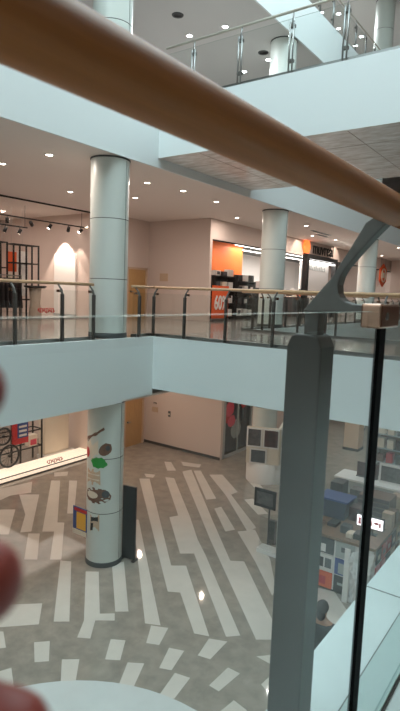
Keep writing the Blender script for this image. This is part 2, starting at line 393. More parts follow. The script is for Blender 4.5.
def near_post(y0):
    y1 = y0+.072
    p = MB().prism([(-.524, .012), (-.4446, .012), (-.4446, .8965), (-.4536, .9172), (-.4626, .9226), (-.506, .9226), (-.515, .9172), (-.524, .8965)], 'y', y0, y1).build('post', M['post'], near, bevel=.0035)
    MB().box(-.4923, -.4608, y0+.0135, y1-.0225, .91, .975).build('post_neck', M['arm'], p, bevel=.002)
    MB().prism(ARM, 'y', y0, y0+.0324).build('bracket_arm', M['arm'], p, bevel=.003)
    MB().box(-.3483, -.3087, y0-.054, y0+.061, .947, .993).build('glass_clamp', M['clampm'], p, bevel=.004)
    MB().cyl((-.3089, y0-.02, .970), (-.3075, y0-.02, .970), .007).build('clamp_screw', M['steel'], p)
    MB().box(-.535, -.434, y0-.012, y1+.012, 0, .012).build('foot_plate', M['steel'], p)
near_post(1.055)

def mini_post(root, x, y, z, nx, ny, pale):
    """post with a bent arm; (nx, ny) points inwards, away from the void."""
    T = Matrix.Translation((x, y, z)) @ Matrix(((nx, -ny, 0, 0), (ny, nx, 0, 0), (0, 0, 1, 0), (0, 0, 0, 1)))
    def mk(): m = MB(); m.T = T; return m
    p = mk().box(.025, .095, -.022, .022, 0, .9).build('post', M[pale], root, bevel=.006)
    mk().prism([(.04, .9), (.08, .9), (.11, .945), (.17, .945), (.17, .965), (.115, .968), (.105, .98), (.2, 1.075), (.175, 1.09), (.07, .98)], 'y', -.012, .012).build('bracket_arm', M['arm'], p)
    mk().box(.145, .185, -.035, .035, .93, .98).build('glass_clamp', M['clampm'], p)
    mk().box(.0, .13, -.055, .055, 0, .012).build('foot_plate', M['steel'], p)
    return p
def balustrade(label, runs, z, group=None, postm='post', rail='paleWood', rr=.03, rh=1.1, thin=False):
    """runs: list of (start, end, inward, post positions along the run)."""
    a0 = runs[0][0]; root = thing('glass_balustrade', label, 'balustrade', (a0[0], a0[1], z), group)
    for (x0, y0), (x1, y1), (nx, ny), ps in runs:
        L = math.hypot(x1-x0, y1-y0); dx, dy = (x1-x0)/L, (y1-y0)/L
        off = .19 if not thin else .07
        MB().cyl((x0+nx*off, y0+ny*off, z+rh), (x1+nx*off, y1+ny*off, z+rh), rr, n=16).build('handrail', M[rail], root)
        cuts = [0]+[p for p in ps if .15 < p < L-.15]+[L]
        go = .165 if not thin else .07
        for a, b in zip(cuts, cuts[1:]):
            a += .012; b -= .012
            q = MB(); ex, ey = nx*.006, ny*.006
            ax_, ay_, bx_, by_ = x0+dx*a+nx*go, y0+dy*a+ny*go, x0+dx*b+nx*go, y0+dy*b+ny*go
            q.prism([(ax_-ex, ay_-ey), (bx_-ex, by_-ey), (bx_+ex, by_+ey), (ax_+ex, ay_+ey)], 'z', z+.06, z+.97)
            g = q.build('glass_panel', [M['glass'], M['gedge']], root)
            for p in g.data.polygons:
                if p.normal.z > .9: p.material_index = 1
        s = MB().prism([(x0+nx*(go-.03), y0+ny*(go-.03)), (x1+nx*(go-.03), y1+ny*(go-.03)), (x1+nx*(go+.03), y1+ny*(go+.03)), (x0+nx*(go+.03), y0+ny*(go+.03))], 'z', z, z+.06)
        s.build('base_channel', M['steel'], root)
        for p in ps:
            X, Y = x0+dx*p, y0+dy*p
            if not thin: mini_post(root, X, Y, z, nx, ny, postm)
            else:
                q = MB()
                for e in (-.035, .035): q.cyl((X+nx*.02+dx*e, Y+ny*.02+dy*e, z), (X+nx*.02+dx*e, Y+ny*.02+dy*e, z+.9), .016, n=10)
                po = q.build('post', M['steel'], root)
                MB().cyl((X+nx*.02, Y+ny*.02, z+.86), (X+nx*.07, Y+ny*.07, z+rh), .014, n=8).build('bracket_arm', M['steel'], po)
                qq = MB()
                for zz in (.2, .8): qq.box(X-.05*abs(dx)-.035*abs(nx)+nx*.045, X+.05*abs(dx)+.035*abs(nx)+nx*.045, Y-.05*abs(dy)-.035*abs(ny)+ny*.045, Y+.05*abs(dy)+.035*abs(ny)+ny*.045, z+zz, z+zz+.05)
                qq.build('glass_clamp', M['arm'], po)
    return root
N = BR0
balustrade('glass balustrade with slanted grey posts in front of the clothes shop', [((EDGE, -6), (EDGE, 7.62), (-1, 0), [1.2+1.04*k for k in range(9)]+[11.7, 12.73, 13.52])], 0)
balustrade('glass balustrade with pale wooden rail along the front of the middle bridge',
           [((EDGE, 8.75), (EDGE, N+.19), (-1, 0), [.12]), ((EDGE-.19, N), (OUR-.1, N), (0, 1), [.12, 1.0, 2.07, 3.17, 4.24, 5.29, 6.39, 7.2])], 0)
balustrade('glass balustrade along the rear side of the middle bridge', [((OUR-.1, BR1), (EDGE, BR1), (0, -1), [.3+1.07*k for k in range(7)])], 0)
balustrade('glass balustrade on the walkway in front of the electronics shop', [((EDGE, BR1+.1), (EDGE, 34), (-1, 0), [.4+1.07*k for k in range(19)])], 0)
balustrade('thin steel railed glass balustrade on the upper bridge at the top', [((EDGE+.1, N), (OUR-.1, N), (0, 1), [.75, 1.88, 2.98, 4.01, 5.08, 6.15])], UP, rail='satin', rr=.024, thin=True)
balustrade('steel railed glass balustrade on the slanting edge of the top storey', [((EDGE, BR1), (EDGE, 34), (-1, 0), [.6+1.07*k for k in range(18)])], TOP, rail='satin', rr=.024, thin=True)
# ================================================================== CEILING LIGHTS
def downlight(x, y, z, label, power, cool=False, group=None, r=.085, col=None):
    t = thing('ceiling_light', label, 'ceiling light', (x, y, z), group)
    MB().lathe((x, y, z), [(r*.8, -.012), (r*1.25, -.014), (r*1.3, 0)], 20).build('trim_ring', M['white2'], t)
    MB().lathe((x, y, z), [(0.0001, -.008), (r*.82, -.008)], 20).build('lens', M['lampcool' if cool else 'lamp'], t)
    area('downlight_lamp', (x, y, z-.03), r*2, power, col or ((.93, .97, 1) if cool else (1, .86, .76)))
    return t
PW = 42
for x, y, lb in (
    (-9.24, 7.40, 'bright round downlight to the left of the first column, nearest the slab edge'),
    (-10.87, 7.42, 'round downlight at the far left edge above the clothes shop walkway'),
    (-12.11, 10.43, 'small round downlight close to the clothes shop window, left of the first column'),
    (-9.26, 10.43, 'round downlight just right of the first column under the middle ceiling'),
    (-11.03, 11.92, 'faint round downlight low beside the first column above the tan door'),
    (-9.07, 11.66, 'round downlight above the plain wall between first column and shop corner'),
    (-9.21, 13.43, 'small round downlight above the corner of the plain wall'),
    (-10.37, 16.47, 'small downlight above the left end of the electronics shop window'),
    (-9.01, 19.23, 'round downlight above the orange hexagon of the shop sign'),
    (-10.17, 22.38, 'faint downlight close to the wall above the shop sign'),
    (-9.84, 24.19, 'downlight above the right end of the shop sign'),
    (-8.24, 28.63, 'downlight at the right picture edge above the hanging orange sign'),
    (-10.6, 33.5, 'lit downlight on the ceiling in front of the orange hexagon sign')):
    downlight(x, y, CEIL, lb, PW)
for x, y, lb in (
    (-10.65, 13.75, 'bright downlight under the upper ceiling, left of the pair by the steel rail'),
    (-9.42, 13.85, 'bright downlight under the upper ceiling just above the steel rail'),
    (-10.59, 16.87, 'lower downlight behind the upper bridge glass near the clamps'),
    (-9.41, 16.44, 'downlight behind the upper bridge glass beside the second column')):
    downlight(x, y, UPC, lb, 110, True, r=.1)
for x, y, lb in (
    (-11.12, 24.02, 'top storey downlight nearest the slanting slab edge'),
    (-10.5, 24.5, 'top storey downlight above the slanting rail'),
    (-11.02, 25.81, 'top storey downlight between the slanting rail posts'),
    (-10.37, 27.14, 'top storey downlight left of the high round column'),
    (-10.95, 27.92, 'lowest top storey downlight above the slanting slab edge')):
    downlight(x, y, TOPC, lb, 120, True, r=.12)
for x, y in ((-12.7, 14.4), (-9.3, 13.6), (-12.2, 11.2), (-9.6, 7.0), (-12.4, 6.6), (-9.2, 18.6), (-9.2, 23.)):
    area('under_slab_downlight', (x, y, -1.42), .1, 32, (1, .75, .6))
for x, y in ((-3.2, 11.4), (-5.6, 11.4), (-2.2, 18), (-6, 20), (-2.5, 25)):
    area('ground_floor_lamp', (x, y, -1.26), .1, 14, (1, .92, .86))  # bare area lamps without fixtures, some of them past the bridge
for x, y in ((-3, 16), (-6, 24)): pass
for y in (0, 6): area('near_bank_lamp', (3.2, y, CEIL-.05), .5, 18, (1, .9, .82))
# speakers and vents
for x, y, z, lb in ((-10.2, 12.6, UPC, 'round black ceiling speaker high above the steel rail'), (-9.3, 15.9, UPC, 'round black ceiling speaker beside the second upper column'),):
    t = thing('ceiling_speaker', lb, 'speaker', (x, y, z))
    MB().lathe((x, y, z), [(.11, -.02), (.16, -.018), (.17, 0)], 20).build('ring', M['dark'], t)
    MB().lathe((x, y, z), [(.0001, -.006), (.12, -.012)], 20).build('grille', M['black'], t)
for x0, y0, w, lb in ((-9.4, 20.6, 1.9, 'long dark slot vent in the ceiling before the shop sign'), (-9.75, 21.8, 1.2, 'short dark slot vent in the ceiling before the shop sign')):
    t = thing('ceiling_vent', lb, 'vent', (x0, y0, CEIL))
    MB().box(x0-.07, x0+.07, y0, y0+w, CEIL-.015, CEIL).build('frame', M['grey'], t)
    m = MB()
    for k in range(3): m.box(x0-.05+k*.035, x0-.03+k*.035, y0+.04, y0+w-.04, CEIL-.02, CEIL-.012)
    m.build('slot', M['black'], t)

# ================================================================== CLOTHES SHOP, MIDDLE STOREY
def track(x, z, y0, y1, ys, label, aim):
    t = thing('track_light', label, 'track light', (x, y0, z))
    MB().box(x-.02, x+.02, y0, y1, z-.02, z+.02).build('track', M['blackmetal'], t)
    m = MB()
    for y in (y0+.1, y1-.1): m.cyl((x, y, z+.02), (x, y, CEIL), .008, n=8)
    m.build('hanger', M['blackmetal'], t)
    for k, y in enumerate(ys):
        d = Vector(aim[k % len(aim)])-Vector((x, y, z-.14)); d.normalize(); c = Vector((x, y, z-.14))
        h = MB().cyl(c-d*.08, c+d*.09, .055, .06, n=14).build('spot_head', M['blackmetal'], t)
        MB().cyl((x, y, z-.02), c, .012, n=8).build('stem', M['blackmetal'], h)
        MB().cyl(c+d*.085, c+d*.093, .05, n=14).build('lens', M['lamp'], h)
    return t
track(-15.0, 3.2, 8.6, 13.55, (9.2, 10.4, 11.3, 12.05, 12.85, 13.4), 'long black track of spotlights behind the upper clothes shop window', [(-16.4, 13.6, 1.5), (-15.6, 11, 1)])
track(-15.6, 2.98, 8.6, 11.6, (9.3, 10.2, 10.75, 11.3), 'short black spotlight track hanging lower behind the long one', [(-16.5, 10.5, 1)])
spot('track_spot_lamp', (-16.05, 13.2, 2.95), (-16.05, 13.6, 1.3), 330, 1.45)
spot('track_spot_lamp', (-15.2, 13.2, 2.9), (-15.25, 13.6, 1.2), 70, 1.0)
area('clothes_shop_lamp', (-17, 9.5, 3.6), 4, 150, (1, .84, .74), sy=5)
area('clothes_shop_front_lamp', (-15.2, 10.5, 3.6), .8, 40, (1, .84, .74), sy=5)
def frame_rack(x, y0, y1, z0, h, d, cols, rows, label, group=None):
    t = thing('display_rack', label, 'display rack', (x, (y0+y1)/2, z0), group)
    q = .022
    for yy in [y0+(y1-y0)*k/cols for k in range(cols+1)]:
        for xx in (x-d/2, x+d/2): MB().box(xx-q, xx+q, yy-q, yy+q, z0, z0+h).build('upright', M['blackmetal'], t)
    for k in range(1, rows+1):
        zz = z0+h*k/rows; m = MB()
        for xx in (x-d/2, x+d/2): m.box(xx-q*.8, xx+q*.8, y0, y1, zz-q*1.6, zz)
        for yy in (y0, y1): m.box(x-d/2, x+d/2, yy-q*.8, yy+q*.8, zz-q*1.6, zz)
        m.build('crossbar', M['blackmetal'], t)
    return t
frame_rack(-15.5, 10.86, 11.84, 0, 2.4, .35, 2, 4, 'tall black open frame rack with orange and white panels behind, middle storey')
frame_rack(-15.5, 9.7, 10.62, 0, 2.42, .35, 2, 3, 'tall black frame rack at the left picture edge, middle storey')
def poster(name, label, x, y0, y1, z0, z1, m, face='x', cat='poster', th=.02):
    t = thing(name, label, cat, (x, (y0+y1)/2, z0)) if face == 'x' else None
    MB().box(x-th, x, y0, y1, z0, z1).build('board', M[m], t, bevel=.003)
    return t
p = poster('poster', 'orange square poster hanging behind the black frame rack', -15.72, 10.86, 11.26, 1.5, 2.15, 'redorange')
MB().cyl((-15.73, 11.06, 2.15), (-15.73, 11.06, 3.6), .004, n=6).build('cord', M['steel'], p)
p = poster('poster', 'bright white poster beside the orange one behind the rack', -15.74, 11.32, 11.72, .7, 2.2, 'white2')
MB().cyl((-15.75, 11.5, 2.2), (-15.75, 11.5, 3.6), .004, n=6).build('cord', M['steel'], p)
p = poster('poster', 'low white panel under the orange poster behind the rack', -15.76, 10.9, 11.24, .75, 1.42, 'cream')
def garment(x, y, z, m, label, group=None, w=.42, h=.95):
    t = thing('hanging_garment', label, 'clothes', (x, y, z), group)
    g = MB(); rows = [(0, .07, .04), (-.06, .5*w, .045), (-.3, .4*w, .055), (-.6, .45*w, .06), (-h, .55*w, .062)]
    vs = []; n = 14
    for dz, a, b in rows:
        for i in range(n):
            s = 1+.12*math.sin(i*3.1+dz*9+y*5); vs.append((x+a*math.cos(2*PI*i/n)*s, y+b*math.sin(2*PI*i/n)*s, z+dz))
    for k in range(len(rows)-1): g._add(vs[k*n:(k+2)*n], [(i, (i+1) % n, n+(i+1) % n, n+i) for i in range(n)], 0, True)
    g.build('cloth', M[m], t)
    MB().cyl((x, y, z-.01), (x, y, z+.09), .006, n=8).build('hanger', M['steel'], t)
    return t
hr = thing('clothes_rail', 'steel clothes rail with dark garments near the left edge, middle storey', 'clothes rail', (-15.1, 10.6, 0))
MB().cyl((-15.1, 9.6, 1.36), (-15.1, 11.0, 1.36), .016, n=10).build('bar', M['steel'], hr)
for y in (9.6, 11.0):
    MB().cyl((-15.1, y, 0), (-15.1, y, 1.37), .016, n=10).build('leg', M['steel'], hr)
    MB().box(-15.3, -14.9, y-.02, y+.02, 0, .03).build('foot', M['steel'], hr)
for k in range(8): garment(-15.1, 9.74+k*.16, 1.28, 'cloth', 'dark garment on the steel clothes rail of the middle storey shop', 'dark garments on the clothes rail')
tb = thing('display_table', 'small round table with dark top behind the upper shop window', 'table', (-14.66, 11.2, 0))
MB().lathe((-14.66, 11.2, 0), [(.0001, .98), (.3, .98), (.36, 1.02), (.36, 1.06), (.0001, 1.06)], 24).build('tabletop', M['black'], tb)
MB().lathe((-14.66, 11.2, 0), [(.22, 0), (.16, .5), (.2, .98)], 20).build('skirt', M['cloth2'], tb)
def script_mark(root, x, y0, z0, w, h, m):      # illegible cursive writing
    n = 30; pts = [Vector((x, y0+w*(i/n)+.05*w*math.sin(i*1.9), z0+h*(.5+.42*math.sin(i*1.25)*(1 if i % 7 else 1.3)))) for i in range(n+1)]
    q = MB()
    for a, b in zip(pts, pts[1:]): q.cyl(a, b, h*.085, n=6)
    return q.build('lettering', m, root)
def decal(label, x, y0, z0, w, h):
    t = thing('window_decal', label, 'sign', (x, y0+w/2, z0)); script_mark(t, x, y0, z0, w, h, M['red']); return t
decal('red cursive lettering low on the upper clothes shop window', -14.2, 10.95, .2, .66, .17)
decal('red cursive lettering low on the ground floor shop window', -14.2, 11.33, -4.86, .66, .15)
b = thing('wall_panel', 'white board added to brighten the spotlit side wall behind the upper shop window', 'panel', (-16, 13.55, 0))  # added board, bright stand-in for the pool of spotlight on the wall
MB().box(-16.6, -15.42, 13.54, 13.6, .06, 2.3).build('board', M['white2'], b); MB().box(-16.62, -15.4, 13.53, 13.6, 0, .06).build('skirting', M['grey'], b)
# ================================================================== GROUND FLOOR SHOP
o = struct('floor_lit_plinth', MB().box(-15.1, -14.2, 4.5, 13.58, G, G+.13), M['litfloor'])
struct('trim_threshold', B(-14.2, -14.14, 4.5, 13.58, G, G+.03), M['seam'])
area('ground_shop_lamp', (-16.8, 9.5, -1.5), 4, 150, (1, .86, .78), sy=6)
area('ground_shop_front_lamp', (-15.3, 10.5, -1.5), 1.6, 70, (1, .86, .76), sy=6)
struct('wall_shop_back', B(-20.1, -20, 4, 13.6, G, 3.6), M['warm'])
frame_rack(-15.45, 10.15, 11.9, G+.0, 1.75, .5, 2, 3, 'black open frame rack with dark wheels behind the ground floor shop window')
def wheel(x, y, z, r, label, group):
    t = thing('bicycle_wheel', label, 'wheel', (x, y, z-r), group)
    n = 28; q = MB()
    ring = [Vector((x+.02*math.sin(0), y+r*math.cos(2*PI*i/n), z+r*math.sin(2*PI*i/n))) for i in range(n)]
    for i in range(n): q.cyl(ring[i], ring[(i+1) % n], .035, n=8, caps=False)
    q.build('tyre', M['black'], t)
    q = MB()
    for i in range(0, n, 2): q.cyl((x, y, z), ring[i], .006, n=5)
    q.build('spokes', M['blackmetal'], t); MB().cyl((x-.05, y, z), (x+.05, y, z), .035, n=12).build('hub', M['blackmetal'], t)
    return t
wheel(-15.0, 10.45, G+.13+.40, .36, 'dark spoked wheel standing low in front of the black frame rack', None)
wheel(-15.1, 10.3, G+1.2, .27, 'smaller dark spoked wheel above the standing one, on the black frame rack', None)
t = thing('poster', 'red and blue poster with white bars hung on the black frame rack', 'poster', (-15.1, 10.95, -4.2))
MB().box(-15.2, -15.14, 10.68, 11.3, -4.25, -3.5).build('board', M['red'], t)
MB().box(-15.138, -15.13, 10.86, 11.28, -4.05, -3.52).build('blue_print', M['blue'], t)
m = MB()
for k in range(3): m.box(-15.129, -15.122, 10.92, 11.22, -4.0+k*.15, -3.93+k*.15)
m.build('white_print', M['white2'], t)
t = thing('product_box', 'pink and white box on the right shelf of the black frame rack', 'box', (-15.4, 11.6, -4.48))
MB().box(-15.55, -15.3, 11.45, 11.8, -4.49, -4.1).build('carton', M['cream'], t, bevel=.01); MB().box(-15.3, -15.292, 11.5, 11.75, -4.45, -4.25).build('print', M['pink'], t)
t = thing('display_wall', 'pale free standing backdrop panel in the ground floor shop window', 'panel', (-15.3, 12.4, G+.0))
MB().prism([(-15.5, 12.0), (-15.28, 12.1), (-15.22, 12.45), (-15.22, 12.6), (-15.3, 13.2), (-15.5, 13.35)], 'z', G, -2.2).build('backdrop', M['cream'], t)
MB().box(-15.56, -15.18, 11.98, 13.37, G, G+.14).build('plinth', M['white2'], t)
# ---- column stickers and poster
def sticker(name, label, poly, m, extra=(), c=(-8.4, 8.3), r=.404):
    """flat print wrapped on the column; poly in (angle in degrees, z), the column centre at c."""
    def P(a, z, rr): return (c[0]+rr*math.cos(math.radians(a)), c[1]+rr*math.sin(math.radians(a)), z)
    t = thing(name, label, 'sticker', P(poly[0][0], min(z for _, z in poly), r))
    def sheet(pl, rr):
        q = MB(); n = len(pl); cx = sum(p[0] for p in pl)/n; cz = sum(p[1] for p in pl)/n
        vs = [P(cx, cz, rr)]
        for j in (1, 2, 3): vs += [P(cx+(a-cx)*j/3, cz+(z-cz)*j/3, rr) for a, z in pl]
        fs = [(0, 1+i, 1+(i+1) % n) for i in range(n)]
        for j in (0, 1): fs += [(1+j*n+i, 1+(j+1)*n+i, 1+(j+1)*n+(i+1) % n, 1+j*n+(i+1) % n) for i in range(n)]
        q._add(vs, fs, 0, True); return q
    sheet(poly, r).build('print', M[m], t, fix=False)
    for k, (pl, mm, nm) in enumerate(extra): sheet(pl, r+.004+.003*k).build(nm, M[mm], t, fix=False)
    return t
def ell(a, z, ra, rz, n=14, tilt=0., wob=.0):
    out = []
    for i in range(n):
        u, w = ra*math.cos(2*PI*i/n)*(1+wob*math.sin(5*i)), rz*math.sin(2*PI*i/n)*(1+wob*math.cos(3*i))
        out.append((a+u+tilt*w/rz*ra, z+w))
    return out
sticker('column_sticker', 'long thin brown baguette print, topmost sticker on the first column', [(-124, -2.24), (-118, -2.16), (-80, -2.03), (-50, -1.9), (-48, -1.96), (-75, -2.1), (-112, -2.27)], 'brown')
sticker('column_sticker', 'beige paper print with a red patch behind the brown loaf sticker', [(-125, -2.3), (-100, -2.2), (-68, -2.2), (-66, -2.5), (-92, -2.66), (-125, -2.66)], 'cream',
        [(ell(-112, -2.5, 12, .12), 'red', 'red_print')])
sticker('column_sticker', 'round dark brown loaf print above the green leaves on the first column', ell(-45, -2.39, 20, .14, tilt=.25, wob=.06), 'brown', [(ell(-38, -2.36, 7, .06), 'greyd', 'seed_print')])
sticker('column_sticker', 'bright green leafy salad print in the middle of the first column', ell(-66, -2.69, 27, .12, wob=.16, n=20), 'green')
sticker('column_sticker', 'cream bread slice print below the green leaves', [(-112, -2.86), (-85, -2.84), (-60, -2.86), (-58, -3.18), (-88, -3.2), (-114, -3.18)], 'tan',
        [([(-110, -2.95), (-62, -2.95), (-62, -2.98), (-110, -2.98)], 'cream', 'crumb_print'), ([(-110, -3.06), (-62, -3.06), (-62, -3.09), (-110, -3.09)], 'cream', 'crumb_print')])
sticker('column_sticker', 'wide sandwich print with dark crust and white filling on the first column', ell(-72, -3.43, 48, .18, wob=.05), 'brown',
        [(ell(-88, -3.42, 22, .08), 'cream', 'filling_print'), (ell(-42, -3.38, 12, .08), 'greyd', 'seed_print')])
sticker('column_sticker', 'small brown price print at the bottom of the sticker column', [(-94, -3.88), (-60, -3.84), (-60, -4.22), (-94, -4.26)], 'tan',
        [([(-90, -3.93), (-64, -3.9), (-64, -4.0), (-90, -4.03)], 'black', 'dark_print'), ([(-90, -4.06), (-80, -4.05), (-82, -4.22), (-92, -4.23)], 'black', 'dark_print')])

t = thing('poster', 'yellow framed poster with blue and red border fixed to the first column', 'poster', (-8.8, 7.95, -4.47))
MB().box(-9.02, -8.57, 7.93, 7.95, -4.47, -3.84).build('board', M['blue'], t, bevel=.004)
MB().box(-9.02, -8.57, 7.922, 7.929, -4.47, -4.36).build('lower_band', M['cream'], t)
MB().box(-8.97, -8.57, 7.922, 7.929, -3.93, -3.86).build('upper_band', M['red'], t)
MB().box(-8.89, -8.6, 7.918, 7.929, -4.33, -3.95).build('yellow_print', M['yellow'], t)
MB().box(-8.80, -8.66, 7.95, 8.05, -4.2, -4.16).build('bracket', M['steel'], t)
t = thing('board', 'tall narrow black board standing on the floor against the first column', 'board', (-7.97, 8.66, G))
T = Matrix.Translation((-7.97, 8.66, G)) @ Matrix.Rotation(math.radians(10), 4, 'Z')
m = MB(); m.T = T; m.box(-.17, .17, -.025, .025, .02, 1.72).build('panel', M['black'], t, bevel=.004)
m = MB(); m.T = T; m.box(-.2, -.12, -.1, .1, 0, .02).box(.12, .2, -.1, .1, 0, .02).build('foot', M['blackmetal'], t)
# ---- plain wall signs
for x, z, w, h, mm, lb, c in ((-13.67, -3.42, .15, .06, 'dark', 'small dark sign plate high on the plain ground floor wall', 'sign'),
                          (-13.66, -3.75, .3, .2, 'tan', 'faint square notice under the small dark sign plate', 'notice'),
                          (-12.93, -3.82, .11, .22, 'dark', 'small dark call point on the middle of the plain ground floor wall', 'call point')):
    t = thing('wall_sign', lb, c, (x, 16.2, z))
    MB().box(x-w/2, x+w/2, 16.18, 16.2, z, z+h).build('plate', M[mm], t, bevel=.003)
    if mm != 'tan': MB().box(x-w*.3, x+w*.3, 16.174, 16.18, z+h*.3, z+h*.6).build('mark', M['cream'], t)
t = thing('wall_sign', 'square pale notice beside the upper tan door on the middle storey', 'notice', (-13.4, 16.2, 1.42))
MB().box(-13.6, -13.2, 16.18, 16.2, 1.42, 1.72).build('plate', M['tan'], t, bevel=.003)
# ---- pink display window and its wall
struct('window_5', MB().box(-10.56, -10.545, 16.5, 18.35, G+.1, -2.0), M['shopglass'], label='dark ground floor display window with pink print')
struct('window_frame', MB().box(-10.56, -10.5, 16.36, 16.5, G, -2).box(-10.56, -10.5, 18.35, 18.45, G, -2).box(-10.56, -10.5, 16.36, 18.45, G, G+.1).box(-10.55, -10.51, 17.38, 17.43, G+.1, -2), M['grey'])
struct('wall_display_back', MB().box(-11.6, -11.5, 16.35, 18.6, G, -1.38).box(-11.5, -10.62, 18.5, 18.6, G, -1.38), M['greyd'])
t = thing('poster', 'tall pink flower poster on the dark display window', 'poster', (-10.62, 17.3, -4.9))
MB().box(-10.64, -10.62, 16.55, 18.2, -4.9, -2.3).build('board', M['greyd'], t)
for k, (y, z, a, b, mm) in enumerate(((16.95, -3.25, .3, .33, 'pink'), (17.1, -3.75, .26, .25, 'pink'), (16.8, -3.6, .2, .2, 'red'), (17.95, -3.1, .2, .3, 'red'), (17.45, -4.1, .35, .42, 'grey'), (17.75, -3.6, .25, .4, 'grey'))):
    q = MB(); n = 16; vs = [(-10.615-.001*k, y+a*math.cos(2*PI*i/n)*(1+.15*math.sin(5*i)), z+b*math.sin(2*PI*i/n)*(1+.15*math.cos(7*i))) for i in range(n)]
    q._add(vs, [tuple(range(n))]); q.build('printed_bloom', M[mm], t)
# ---- picture stand around the second column
ps = thing('picture_stand', 'white picture stand with framed dark photos wrapped round the second ground floor column', 'display stand', (-8.25, 15.5, G))
T = Matrix.Translation((-8.28, 15.55, 0)) @ Matrix.Rotation(math.radians(20), 4, 'Z')
def tm(): m = MB(); m.T = T; return m
q = tm().lathe((0, 0, G), [(.62, 0), (.62, .62), (.55, .66)], 32); q.build('round_base', M['white2'], ps)
tm().box(-.56, .5, -.52, -.45, G+.66, -3.2).box(.45, .52, -.45, .5, G+.66, -3.2).build('board', M['cream'], ps)
def framed(x0, x1, z0, z1, side=False, mm='photo'):
    if not side:
        f = tm().box(x0, x1, -.56, -.53, z0, z1).build('picture_frame', M['white2'], ps, bevel=.005)
        tm().box(x0+.05, x1-.05, -.566, -.559, z0+.05, z1-.05).build('photo', M[mm], f)
    else:
        f = tm().box(.53, .56, x0, x1, z0, z1).build('picture_frame', M['white2'], ps, bevel=.005)
        tm().box(.559, .566, x0+.05, x1-.05, z0+.05, z1-.05).build('photo', M[mm], f)
framed(-.56, -.05, -3.86, -3.22, mm='photo2'); framed(-.03, .5, -3.86, -3.22)
framed(-.44, .12, -4.4, -3.9, mm='greyd'); framed(-.45, .1, -3.86, -3.22, True); framed(-.35, .2, -4.4, -3.9, True, 'photo2')

# ================================================================== ELECTRONICS SHOP
t = thing('promotion_banner', 'orange banner with large white 60% digits in the electronics shop window', 'banner', (-11.28, 16.95, .05))
MB().box(-11.31, -11.29, 16.45, 17.55, .1, 1.32).build('sheet', M['redorange'], t)
MB().box(-11.33, -11.28, 16.42, 17.58, .03, .1).build('foot', M['steel'], t)
text('digits', '60%', M['white2'], t, (-11.285, 17.02, .66), .72, sx=.72, bold=.012)
for k, (x, y0, y1) in enumerate(((-12.2, 16.5, 21.5), (-13.4, 17.5, 24.4), (-14.2, 22.5, 31), (-12.9, 24.5, 31.5), (-15.5, 25, 33), (-13.0, 33, 39))):
    t = thing('tube_light', ('front white tube light over the orange wall in the electronics shop', 'long white tube light behind the front one over the orange wall', 'white tube light over the white wall left of the second column',
                             'white tube light right of the second column in the electronics shop', 'deepest white tube light inside the electronics shop', 'white tube light beyond the third column')[k], 'tube light', (x, y0, 3.45))
    MB().box(x-.06, x+.06, y0, y1, 3.42, 3.5).build('housing', M['grey'], t)
    MB().box(x-.045, x+.045, y0+.03, y1-.03, 3.395, 3.42).build('tube', M['tube'], t)
    m = MB()
    for y in (y0+.3, y1-.3): m.cyl((x, y, 3.5), (x, y, 3.56), .008, n=6)
    m.build('hanger', M['steel'], t)
    if k: area('shop_tube_lamp', (x, (y0+y1)/2, 3.37), .3, (0, 120, 230, 200, 260, 230)[k], (1, .95, .9), sy=y1-y0)
struct('ceiling_store', B(-18, -11.45, 16.36, 41.9, 3.56, 3.6), M['dark'])
struct('floor_store_mat', B(-18, -11.42, 16.36, 40, 0, .004), M['midfloor'])
def shelf(x, y0, y1, h, n, label, group=None, items=()):
    t = thing('shelving_unit', label, 'shelves', (x, (y0+y1)/2, 0), group)
    m = MB()
    for y in (y0, y1-.03): MB().box(x-.2, x+.2, y, y+.03, 0, h).build('side_panel', M['blackmetal'], t)
    MB().box(x-.2, x-.18, y0, y1, 0, h).build('back_panel', M['dark'], t)
    for k in range(n): MB().box(x-.2, x+.2, y0+.03, y1-.03, .1+k*(h-.12)/(n-1)-.01, .1+k*(h-.12)/(n-1)+.012).build('shelf', M['blackmetal'], t)
    return t
goods = []
def product(x, y, z, w, d, h, m, group, label, lid=None):
    t = thing('product_box', label, 'product', (x, y, z), group)
    MB().box(x-d/2, x+d/2, y-w/2, y+w/2, z, z+h).build('carton', M[m], t, bevel=.008)
    if lid: MB().box(x+d/2, x+d/2+.006, y-w*.32, y+w*.32, z+h*.2, z+h*.8).build('print', M[lid], t)
    return t
SHL = ('dark shelving unit just right of the orange banner in the electronics shop', 'dark shelving unit in front of the orange wall left of the second column', 'dark shelving unit directly behind the second column', 'dark shelving unit between second column and shop entrance')
for k, (y0, y1, h) in enumerate(((17.75, 19.3, 1.75), (19.45, 21.0, 1.6), (21.3, 22.6, 1.35), (22.7, 23.7, 1.5))):
    shelf(-12.3, y0, y1, h, 4, SHL[k])
    for j in range(4):
        zz = .115+j*(h-.12)/3
        for q in range(3):
            mm = random.choice(['white2', 'white2', 'grey', 'black', 'white2', 'cream', 'greyd'])
            hh = min(.34, (h-.12)/3-.1) if j < 3 else random.uniform(.2, .38)
            product(-12.26, y0+.3+q*(y1-y0-.6)/2, zz, .32, .26, hh*random.uniform(.75, 1), mm, f'goods on the {("first","second","third","fourth")[k]} electronics shelf',
                    ('small article on the dark shelves just right of the orange banner', 'small article on the dark shelves in front of the orange wall', 'small article on the dark shelves behind the second column', 'small article on the dark shelves beside the shop entrance')[k], random.choice([None, 'greyd', 'white2']))
